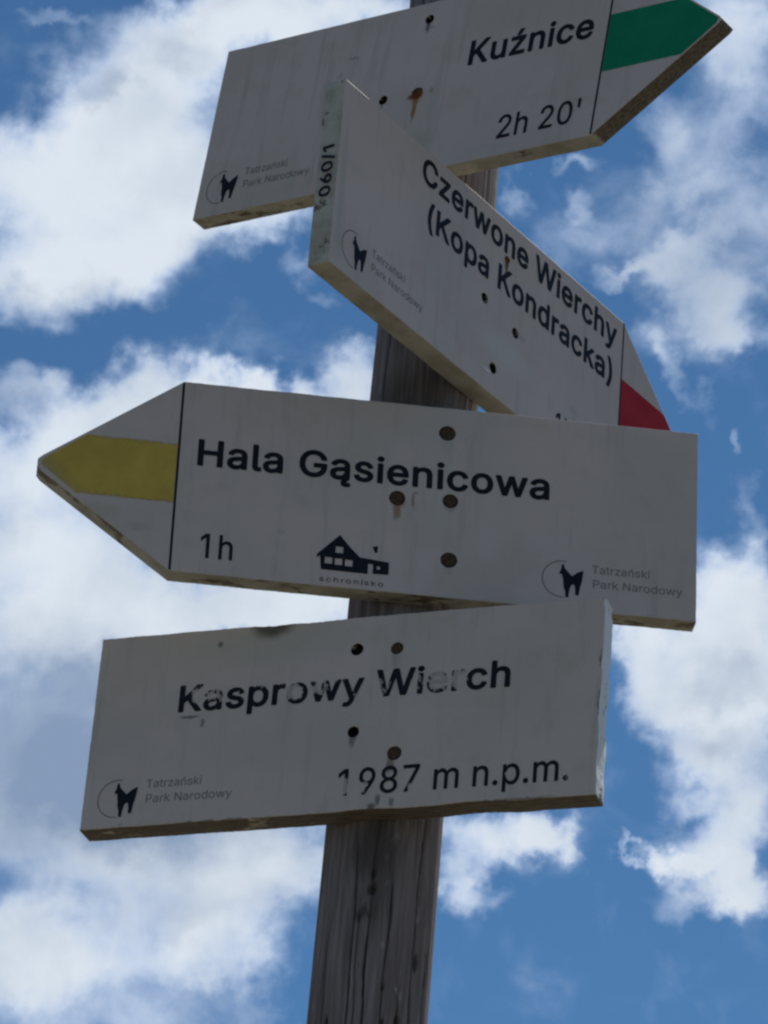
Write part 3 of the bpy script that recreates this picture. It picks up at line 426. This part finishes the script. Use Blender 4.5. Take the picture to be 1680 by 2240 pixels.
def build_post():
    NA, NZ = 300, 640
    z0, z1 = -EYE, TOPZ
    zs = np.concatenate([np.linspace(z0, 1.0, 80, endpoint=False), np.linspace(1.0, z1, NZ - 80)])
    # drying cracks: (angle, z from, z to, half width rad, depth m). angle 0 = towards +X, -90 deg = towards the camera
    rnd = random.Random(11)
    cracks = [(math.radians(-140), -1.6, 1.42, .028, .006), (math.radians(-139), 1.55, 2.3, .035, .007),
              (math.radians(-96), .9, 1.30, .022, .005), (math.radians(-62), 1.0, 1.24, .022, .005), (math.radians(-112), 1.10, 1.36, .02, .004),
              (math.radians(-78), 1.18, 1.33, .018, .004), (math.radians(-48), 1.08, 1.42, .02, .004), (math.radians(-30), 1.0, 1.3, .02, .004)]
    for _ in range(95):
        a = rnd.uniform(-math.pi, math.pi); zc = rnd.uniform(-1.6, 2.3); ln = rnd.uniform(.03, .22)
        cracks.append((a, zc - ln / 2, zc + ln / 2, rnd.uniform(.010, .022), rnd.uniform(.0012, .0035)))
    # small knots and gouges seen under the lowest board: (angle deg, z, half width rad, half height, depth)
    gouges = [(-133, 1.19, .05, .010, .004), (-60, 1.195, .06, .010, .005), (-76, 1.19, .05, .008, .004), (-92, 1.115, .055, .006, .004),
              (-84, 1.115, .06, .008, .005), (-97, 1.305, .09, .006, .004), (-97, 1.318, .05, .006, .003), (-106, 1.09, .04, .01, .003), (-45, 1.25, .05, .01, .003)]
    for _ in range(30):
        gouges.append((rnd.uniform(-180, 180), rnd.uniform(-1.5, 2.3), rnd.uniform(.03, .07), rnd.uniform(.004, .012), rnd.uniform(.002, .004)))
    A = np.linspace(-math.pi, math.pi, NA, endpoint=False)
    AA, ZZ = np.meshgrid(A, zs)
    dr = np.zeros_like(AA); cr = np.zeros_like(AA)
    # uneven hewn outline
    dr += .0010 * np.cos(3 * AA + 1.2 * np.sin(ZZ * 1.9)) + .0008 * np.cos(5 * AA + ZZ * 2.3) + .0006 * np.sin(ZZ * 7.1 + AA)
    prof = np.array([mnoise.noise(Vector((math.cos(a) * 9, math.sin(a) * 9, 3.3))) for a in A])
    prof2 = np.array([mnoise.noise(Vector((math.cos(a) * 26, math.sin(a) * 26, 7.7))) for a in A])
    dr += .0009 * prof[None, :] + .0007 * prof2[None, :]
    for (a, za, zb, hw, dp) in cracks:
        wob = a + .02 * np.sin(ZZ * 23 + a * 7) + .012 * np.sin(ZZ * 71 + a)
        d = np.abs((AA - wob + math.pi) % (2 * math.pi) - math.pi)
        tt = np.clip((ZZ - za) / max(zb - za, 1e-6), 0, 1); env = np.clip(np.sin(math.pi * tt) * 2.2, 0, 1) * ((ZZ > za) & (ZZ < zb))
        k = np.clip(1 - d / (hw * (.35 + .65 * env) + 1e-6), 0, 1) * env
        dr -= dp * k; cr = np.maximum(cr, np.clip(k * 1.6, 0, 1) * min(1, dp / .0035))
    for (ad, zc, ha, hz, dp) in gouges:
        d = np.abs((AA - math.radians(ad) + math.pi) % (2 * math.pi) - math.pi)
        k = np.clip(1 - (d / ha) ** 2 - ((ZZ - zc) / hz) ** 2, 0, 1)
        dr -= dp * k; cr = np.maximum(cr, np.clip(k * 1.8, 0, 1) * .9)
    rr = R0 + TAPER * (ZZ - 2.0) + dr
    X = AX.x + LEAN * ZZ + rr * np.cos(AA); Y = AX.y + rr * np.sin(AA); Z = ZZ + EYE
    base = post_axis(-EYE)
    co = np.stack([X - base.x, Y - base.y, Z - base.z], -1).reshape(-1, 3)
    faces = []
    nz = len(zs)
    for i in range(nz - 1):
        r0, r1 = i * NA, (i + 1) * NA
        for j in range(NA):
            k = (j + 1) % NA
            faces.append((r0 + j, r0 + k, r1 + k, r1 + j))
    faces.append(tuple(range((nz - 1) * NA, nz * NA)))
    faces.append(tuple(reversed(range(NA))))
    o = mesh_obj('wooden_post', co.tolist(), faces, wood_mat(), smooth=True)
    at = o.data.attributes.new('crack', 'FLOAT', 'POINT'); at.data.foreach_set('value', cr.reshape(-1).astype(np.float32))
    o.location = base
    o['label'] = 'round weathered grey wooden post with drying cracks that carries the four trail signs'
    o['category'] = 'post'
build_post()


# ------------------------------------------------------------------ signs
# the park emblem: outline of a chamois, mm from the centre of its ring
CH = [(-0.8,13.0),(0.9,14.4),(1.9,10.5),(3.4,8.6),(8.2,3.4),(12.7,7.3),(17.8,9.7),(17.5,6.2),(16.6,-0.5),(15.2,-6.6),(14.1,-13.9),(11.4,-14.1),(11.2,-8.8),
      (10.3,-4.5),(8.7,-4.1),(7.1,-6.3),(6.0,-11.2),(5.5,-16.7),(3.0,-16.6),(2.7,-11.5),(1.3,-6.9),(0.8,-1.0),(-0.3,4.9),(-2.3,4.4),(-2.5,6.4),(-1.1,9.3)]

def emblem(root, cx, cy, hw):
    e = bpy.data.objects.new('park_emblem', None); COL.objects.link(e); e.parent = root; e.empty_display_size = .01
    flat('chamois', fill_mesh([[(cx + a, cy + b + hw / MM) for a, b in CH]]), ink, e)
    ring_o, ring_i = [], []
    for i in range(41):
        t = math.radians(78 + 196 * i / 40)
        ring_o.append((cx + 17.3 * math.cos(t), cy + hw / MM + 17.3 * math.sin(t))); ring_i.append((cx + 16.45 * math.cos(t), cy + hw / MM + 16.45 * math.sin(t)))
    flat('ring', fill_mesh([ring_o + ring_i[::-1]]), ink_ring, e)
    me = text_mesh('Tatrzański', cx + 25, cx + 74, cy + 8 + hw / MM, 7.6, False)
    flat('emblem_text', me, ink_grey, e)
    me = text_mesh('Park Narodowy', cx + 26, cx + 102, cy - 5.5 + hw / MM, 7.6, False)
    flat('emblem_text', me, ink_grey, e)
    return e

def resample(poly, step=2.5):
    out = []
    for i in range(len(poly)):
        a = Vector(poly[i]); b = Vector(poly[(i + 1) % len(poly)]); n = max(1, int((b - a).length / step))
        for k in range(n): out.append(tuple(a + (b - a) * (k / n)))
    return out

def make_sign(key, cat, label, group, psi, tilt, a, z, h, L, A, th, gap, arrow, mat, holes, rough_edge=.25, chips=(), bevel=.9):
    """frame: local x along the board, local z up the board, local y into the board; origin at the middle of the lower front edge"""
    e0 = Vector((math.cos(psi), math.sin(psi), 0)); up = Vector((0, 0, 1)); n = Vector((math.sin(psi), -math.cos(psi), 0))
    e = e0 * math.cos(tilt) + up * math.sin(tilt); u = -e0 * math.sin(tilt) + up * math.cos(tilt)
    c = Vector((AX.x + LEAN * z, AX.y, z + EYE)) + n * (gap + th) + e * a - u * (h / 2)
    root = bpy.data.objects.new('trail_sign', None); COL.objects.link(root); root.empty_display_size = .05
    mw = Matrix.Identity(4)
    for i in range(3): mw[i][0] = e[i]; mw[i][1] = -n[i]; mw[i][2] = u[i]; mw[i][3] = c[i]
    root.matrix_world = mw
    root['label'] = label; root['category'] = cat; root['group'] = group
    Lm, hm, Am = L / MM, h / MM, A / MM
    if arrow > 0: poly = [(-Lm/2, 0), (Lm/2, 0), (Lm/2 + Am - 2.5, hm/2 - 3.5), (Lm/2 + Am, hm/2), (Lm/2 + Am - 2.5, hm/2 + 3.5), (Lm/2, hm), (-Lm/2, hm)]
    elif arrow < 0: poly = [(-Lm/2, 0), (Lm/2, 0), (Lm/2, hm), (-Lm/2, hm), (-Lm/2 - Am + 5, hm/2 + 7), (-Lm/2 - Am + 1, hm/2 + 3), (-Lm/2 - Am + 1, hm/2 - 4), (-Lm/2 - Am + 4, hm/2 - 8)]
    else: poly = [(-Lm/2, 0), (Lm/2, 0), (Lm/2, hm), (-Lm/2, hm)]
    pts = resample(poly); cen = Vector((0, hm / 2)); out = []
    for (x, y) in pts:
        d = (mnoise.noise(Vector((x * .05, y * .05, psi * 9))) + .7 * mnoise.noise(Vector((x * .3, y * .3, psi * 5 + 3)))) * rough_edge
        for (px, py, pr, pd) in chips:
            q = math.hypot(x - px, y - py) / pr
            if q < 1: d += pd * (1 - q * q) * (.8 + .5 * mnoise.noise(Vector((x * .6, y * .6, 1))))
        # pull inwards along the nearer axis
        if abs(abs(x) - Lm/2) < 1.0 and 1 < y < hm - 1: x -= math.copysign(d, x)
        elif y < 1: y += d
        elif y > hm - 1: y -= d
        out.append((x, y))
    loops = [out] + [circle(hx, hy + hm / 2, hr, 24, .05) for (hx, hy, hr, kind) in holes]
    me = fill_mesh(loops, extrude=th / MM / 2 - bevel, bevel=bevel, segs=2)
    thm = th / MM
    for vv in me.vertices:
        x, y, zz = vv.co; vv.co = (x * MM, (thm / 2 - zz) * MM, y * MM)
    me.materials.clear(); me.materials.append(mat); me.update()
    o = bpy.data.objects.new('board', me); COL.objects.link(o); o.parent = root; me.name = 'board'
    for i, (hx, hy, hr, kind) in enumerate(holes):
        # the bolt sunk in its hole: domed head with a socket
        vs, fs = [], []; N = 20
        prof = {'bolt': [(1.0, .3), (.985, 1.3), (.93, .9), (.75, .45), (.45, .3), (.22, .45), (.001, .8)],
                'proud': [(1.25, 1.5), (1.30, -.4), (1.05, -1.6), (.5, -2.2), (.36, -2.1), (.30, -1.0), (.001, -.8)],
                'deep': [(1.0, .4), (.98, 6.5), (.7, 5.6), (.35, 5.4), (.30, 6.6), (.15, 7.0), (.001, 7.0)]}[kind]  # deep: near-black lining over the hole wall paints in the shade inside
        nn = 6 if kind == 'proud' else N
        for (rr, dd) in prof:
            for k in range(N):
                t = 2 * math.pi * k / N
                f = 1.
                if kind == 'proud' and rr > .9:
                    s_ = math.pi / 3; tt = ((t + .3) % s_) - s_ / 2; f = .87 / math.cos(tt)
                vs.append(((hx + hr * rr * f * math.cos(t)) * MM, dd * MM, (hy + hm / 2 + hr * rr * f * math.sin(t)) * MM))
        for q in range(len(prof) - 1):
            for k in range(N):
                kk = (k + 1) % N; fs.append((q * N + k, q * N + kk, (q + 1) * N + kk, (q + 1) * N + k))
        mt = {'bolt': brown_metal, 'proud': rust_metal, 'deep': shaded_hole_metal}[kind]
        mesh_obj('screw', vs, fs, mt, root)
    root['_hw'] = h / 2
    return root

def rect(x0, y0, x1, y1): return [(x0, y0), (x1, y0), (x1, y1), (x0, y1)]

GROUP = 'trail signs screwed to the wooden post'
def lettering(root, name, body, x0, x1, base, cap, bold, mat=None, **kw):
    hw = root['_hw'] / MM
    return flat(name, text_mesh(body, x0, x1, base + hw, cap, bold, **kw), mat or ink, root)
def divider(root, x, h, mat=None, wd=1.9):
    o = flat('divider_line', fill_mesh([rect(x - wd/2, 1.2, x + wd/2, h - 1.2)]), mat or ink, root, .0003)
def drip(x, y, r, ln, c=RUST2, a=.9):
    return [(x, y - ln * .5, r * .55, ln * .62, c, a), (x + r * .1, y - r * .3, r * 1.45, r * 1.5, c, a * .8)]

# --- green sign pointing right, uppermost
HK = 182.6
kst = [(17, 65, 3.5, 8, DARK, .8), (18, 63, 8, 2.5, (.22, .21, .19), .5)] + drip(18.5, -7, 6.5, 30, (.30, .13, .025), .95) + [(13, -9, 7, 3.5, RUST, .9), (34, -6, 3, 5, (.2, .2, .16), .6), (-19, -11, 2.5, 6, GRIME, .6),
        (-62, 49, 9, 1.4, (.24, .22, .19), .8), (-58, 47, 1.6, 3.5, (.27, .25, .22), .6), (20, -58, 40, 14, (.36, .34, .25), .45), (-75, 33, 3, 5, (.30, .28, .24), .4)]
kuz = make_sign('kuz', 'sign', 'uppermost arrow sign with a green band pointing right, reading Kuźnice', GROUP,
    -0.652344, -0.102489, -0.007895, 2.076943, .182566, .43667, .11817, .0190, .0465, 1,
    board_mat('painted_board_green_sign', 1.0, kst, .72, HK * MM / 2, bare_x=.219, wood_k=.8), [(17, 73, 4.6, 'deep'), (-19, -5, 4.6, 'deep'), (19, -6, 5.0, 'proud')], .35, bevel=.8)
hw = HK / 2
green = ink_mat('green_band_paint', (.002, .19, .088), amount=-.2, seed=3, rough=.5)
xx = 218.3
def band(xe, y0, y1, L, A, h, side):
    """stripe that ends on the arrow's sloping edges; board x in mm"""
    def xat(y): return L/2 + A * (1 - abs(y) / (h/2)) - 1.2
    ys = [y0 + (y1 - y0) * i / 12 for i in range(13)]
    pts = [(xe, y0 + h/2), ] + [(side * min(xat(yy), L/2 + A - 2.2), yy + h/2) for yy in ys] + [(xe, y1 + h/2)]
    return [pts]
flat('colour_band', fill_mesh(band(xx + 1.2, -27.5, 31, 436.7, 118.2, HK, 1)), green, kuz, .0002)
divider(kuz, xx, HK)
lettering(kuz, 'place_name', 'Kuźnice', 70.5, 203, 11.5, 26, True)
lettering(kuz, 'walking_time', "2h 20'", 117, 203, -74, 23.5, False)
emblem(kuz, -191, -62, HK * MM / 2)

# --- sign with a red band, seen at a slant
HC = 180.3
cst = [(30, 46, 4.2, 10, (.07, .035, .015), .95), (30, 40, 2.4, 15, (.14, .07, .025), .8), (60, 64, 5, 3, (.36, .33, .3), .3), (60, -13, 10, 4, (.3, .29, .26), .5), (12, -70, 10, 1.3, (.8, .8, .78), .8), (150, -40, 12, 6, (.33, .33, .27), .3),
       (40, -40, 60, 20, (.55, .54, .5), .4), (-215, -10, 6, 80, (.36, .37, .32), .5)]
cze = make_sign('cze', 'sign', 'slanting sign with a red band under the topmost one, reading Czerwone Wierchy', GROUP,
    0.92584, 0.009521, -0.018176, 1.86992, .180307, .447014, .116866, .0216, .0467, 1,
    board_mat('painted_board_red_sign', 2.0, cst, .8, HC * MM / 2), [(1, -4, 4.8, 'deep'), (51, -13, 4.8, 'deep'), (21, -64, 5.2, 'deep'), (30, 51, 2.8, 'proud')], .3, bevel=.9)
red = ink_mat('red_band_paint', (.36, .008, .010), amount=-.2, seed=5, rough=.5)
flat('colour_band', fill_mesh(band(224.7, -31, 31, 447, 116.9, HC, 1)), red, cze, .0002)
divider(cze, 223.5, HC, wd=1.8)
lettering(cze, 'place_name', 'Czerwone Wierchy', -105, 212, 56.5, 25.5, True)
lettering(cze, 'place_name', '(Kopa Kondracka)', -92, 208, 16, 25.5, True)
lettering(cze, 'walking_time', '1h', 122, 147, -79, 24, False)
emblem(cze, -191, -62, HC * MM / 2)
# 060/1 written up the left end face
me = text_mesh('060/1', 0, 50.5, 0, 11.6, True)
for vv in me.vertices:
    x, y, _ = vv.co
    vv.co = (-.447014 / 2 - .0006, (5.2 + y) * MM, (x - 24.5 + HC / 2) * MM)
me.flip_normals(); me.materials.clear(); me.materials.append(ink)
o = bpy.data.objects.new('sign_number', me); COL.objects.link(o); o.parent = cze

# --- sign with a yellow band, pointing left
HH = 181.2
BR = (.16, .12, .085)
hst = [(5, 58, 8, 14, (.42, .37, .33), .5), (-35, -12, 5, 14, RUST2, .75), (-34, -5, 9, 6, RUST2, .7), (-21.5, -2, 1.9, 12, (.26, .18, .10), .75), (-19, 5, 3, 2, (.26, .2, .14), .6),
       (10, -4, 7.5, 7, (.22, .2, .17), .5), (11, -62, 5, 10, (.33, .31, .27), .5), (-285, -40, 26, 10, (.40, .34, .20), .35), (-250, -52, 14, 6, (.34, .28, .2), .3), (-130, -44, 5, 3, (.3, .31, .32), .35), (0, 10, 16, 80, (.47, .46, .42), .3)]
hal = make_sign('hal', 'sign', 'arrow sign with a faded yellow band pointing left, reading Hala Gąsienicowa', GROUP,
    0.078227, 0.035932, 0.014409, 1.655133, .181207, .442216, .11769, .0193, .0472, -1,
    board_mat('painted_board_yellow_sign', 3.0, hst, .58, HH * MM / 2), [(5, 66, 7, 'bolt'), (-35, -1, 6.8, 'bolt'), (10, 1, 6.5, 'bolt'), (11, -55, 7, 'bolt')], .35, bevel=.9)
yellow = ink_mat('faded_yellow_paint', (.52, .36, .065), amount=-.1, seed=7, fade=.92, rough=.5, hw=HH * MM / 2, soft=(.0245, .0305))
flat('colour_band', fill_mesh(band(-222.4, -26.5, 30.5, 442.2, 117.7, HH, -1)), yellow, hal, .0002)
divider(hal, -221.1, HH, wd=2.0)
lettering(hal, 'place_name', 'Hala Gąsienicowa', -205, 94, 11, 25.5, True)
lettering(hal, 'walking_time', '1h', -197, -170, -75.5, 23, False)
HOUSE = [(-81.3,-41.6),(-73,-51.5),(-63.7,-60.8),(-39.1,-63.1),(-39.1,-74.6),(-52.4,-75),(-52.4,-66.2),(-56.6,-66),(-56.6,-75.6),(-95.8,-75.2),(-97.1,-62.6),(-100,-64.4),(-99.4,-61)]
loops = [[(x, y + HH/2) for x, y in HOUSE]]
for (x, y) in ((-81.2, -55.6), (-89.8, -66.4), (-81.4, -66.8), (-72.8, -67.2)):
    loops.append([(p, q + HH/2) for p, q in rect(x - 3.2, y - 3, x + 3.2, y + 3)])
loops.append([(p, q + HH/2) for p, q in rect(-49.2, -70.6, -46.4, -67.6)])
em = bpy.data.objects.new('hut_emblem', None); COL.objects.link(em); em.parent = hal; em.empty_display_size = .01
flat('hut_silhouette', fill_mesh(loops), ink, em)
flat('chimney_mark', fill_mesh([[(x, y + HH/2) for x, y in ((-53.6,-49.8),(-49.1,-48.6),(-49.3,-54.6),(-51.2,-55.4))]]), ink, em)
ink_small = ink_mat('worn_small_lettering', (.03, .03, .035), amount=.14, fade=.75)
me = text_mesh('schronisko', -96.5, -43, -86.3 + HH/2, 4.8, False, spacing=1.25)
flat('emblem_text', me, ink_small, em)
emblem(hal, 107, -62.5, HH * MM / 2)

# --- flat-ended sign at the bottom, the most worn
HS = 177.5
kst2 = [(-60, 70, 120, 26, (.44, .41, .34), .4), (-100, -30, 90, 40, (.50, .45, .41), .3), (43, 48, 4, 12, (.33, .28, .25), .6), (12, -24, 4.5, 10, (.16, .14, .13), .8), (46.5, -49, 4.5, 11, (.20, .15, .10), .85), (-113, 74, 3.2, 3.8, (.13, .12, .11), .85),
        (-68, 90, 26, 19, (.16, .13, .10), 1.), (-68, 88, 17, 13, (.13, .11, .085), .9), (-28, 90, 32, 3.6, (.12, .10, .08), .95), (33, -86, 5, 5, (.12, .11, .09), .9), (38, -80, 3.4, 7, (.15, .15, .12), .9),
        (50, -83, 3, 6, (.16, .155, .13), .85), (-134, 8.5, 13, 1.6, (.15, .14, .13), .9), (-122, 2, 3, 6, (.17, .16, .15), .8), 
        (220, 33, 2.2, 10, (.13, .11, .09), .8), (220.5, -8, 2.2, 14, (.10, .09, .075), .8), (222, 2, 4, 4, (.05, .045, .04), .9), (-186, -86, 3, 3, (.3, .29, .26), .6), (150, -88, 50, 1.8, (.2, .16, .12), .8), (-100, -88.5, 60, 1.4, (.12, .1, .08), .7)]
kas = make_sign('kas', 'sign', 'chipped square-ended sign, lowest on the post, reading Kasprowy Wierch 1987 m n.p.m.', GROUP,
    -0.365924, 0.005259, -0.020668, 1.452611, .177503, .443071, .13, .0234, .0472, 0,
    board_mat('painted_board_summit_sign', 4.0, kst2, .2, HS * MM / 2, (.57, .468, .424), lit_end_paint=True, wood_k=.72),
    [(9, 59, 5.3, 'deep'), (44, 57, 5.2, 'bolt'), (12, -17, 4.8, 'deep'), (49, -39, 6, 'bolt')], .45,
    chips=[(221.5, 32 + 88, 12, 1.8), (221.5, 88 + 65, 16, -.6), (221.5, 88 - 4, 16, 1.6), (221.5, 88 - 22, 9, 1.5), (221.5, 88 - 60, 12, 1.9), (30, 0, 26, 1.5), (120, 0, 30, 1.4), (160, 0, 14, -.8), (-30, HS, 30, 1.2), (-68, HS, 16, 1.2), (221.5, 88+85, 8, 2.5)], bevel=1.1)
wearK = [(-131, 29, 9, 13, .5), (-114, 26, 13, 15, .48), (-44, 24, 12, 13, .85), (-22, 26, 16, 12, .55), (-2, 32, 10, 9, .35), (34, 24, 13, 14, .42), (64, 25, 10, 13, .42), (82, 24, 15, 15, .85),
         (100, 24, 12, 14, .82), (-70, 30, 8, 10, .38), (-92, 24, 9, 12, .28), (10, 20, 10, 12, .35)]
ink_worn = ink_mat('flaking_lettering', (.008, .009, .014), wear=wearK, amount=.14, hw=HS * MM / 2, seed=2.3)
lettering(kas, 'place_name', 'Kasprowy Wierch', -145, 144, 13, 25, True, ink_worn)
wearN = [(8, -66, 9, 14, .62), (26, -68, 11, 11, .5), (45, -76, 10, 6, .3), (66, -70, 10, 10, .4), (148, -66, 9, 9, .3)]
ink_worn2 = ink_mat('flaking_numerals', (.008, .009, .014), wear=wearN, amount=.13, hw=HS * MM / 2, seed=4.1)
lettering(kas, 'altitude_text', '1987 m n.p.m.', 3, 198, -74.5, 24, False, ink_worn2)
emblem(kas, -191, -62.5, HS * MM / 2)
for r_ in (kuz, cze, hal, kas): del r_['_hw']


# ------------------------------------------------------------------ alpine ground under the post
def ground():
    mt, t, b, o = new_mat('alpine_turf_and_gravel')
    co = t.new('ShaderNodeTexCoord').outputs['Object']
    n = t.noise(co, .8, 6, .6); n2 = t.noise(co, 14, 5, .6)
    c = t.mix(t.smooth(n, .4, .6), (.10, .10, .05), (.27, .235, .185))
    c = t.mix(t.smooth(n2, .4, .7, 0, .6), c, (.17, .145, .085))
    t.put(b.inputs['Base Color'], c); b.inputs['Roughness'].default_value = .95
    bump(t, b, n2, .7, .03)
    N = 96; rings = [0] + [.4 * 1.14 ** k for k in range(74)]
    vs, fs = [(0, 0, 0)], []
    for r in rings[1:]:
        for k in range(N):
            a = 2 * math.pi * k / N; x, y = r * math.cos(a), r * math.sin(a)
            hgt = .05 * mnoise.noise(Vector((x * .5, y * .5, 0))) + min(r * .01, 6) * mnoise.noise(Vector((x * .02, y * .02, 4)))
            vs.append((x, y, hgt * min(1, r)))
    for k in range(N): fs.append((0, 1 + k, 1 + (k + 1) % N))
    for i in range(len(rings) - 2):
        p, q = 1 + i * N, 1 + (i + 1) * N
        for k in range(N): kk = (k + 1) % N; fs.append((p + k, q + k, q + kk, p + kk))
    g = mesh_obj('ground', vs, fs, mt, smooth=True); g.location = (AX.x, AX.y, 0); g['kind'] = 'structure'
ground()
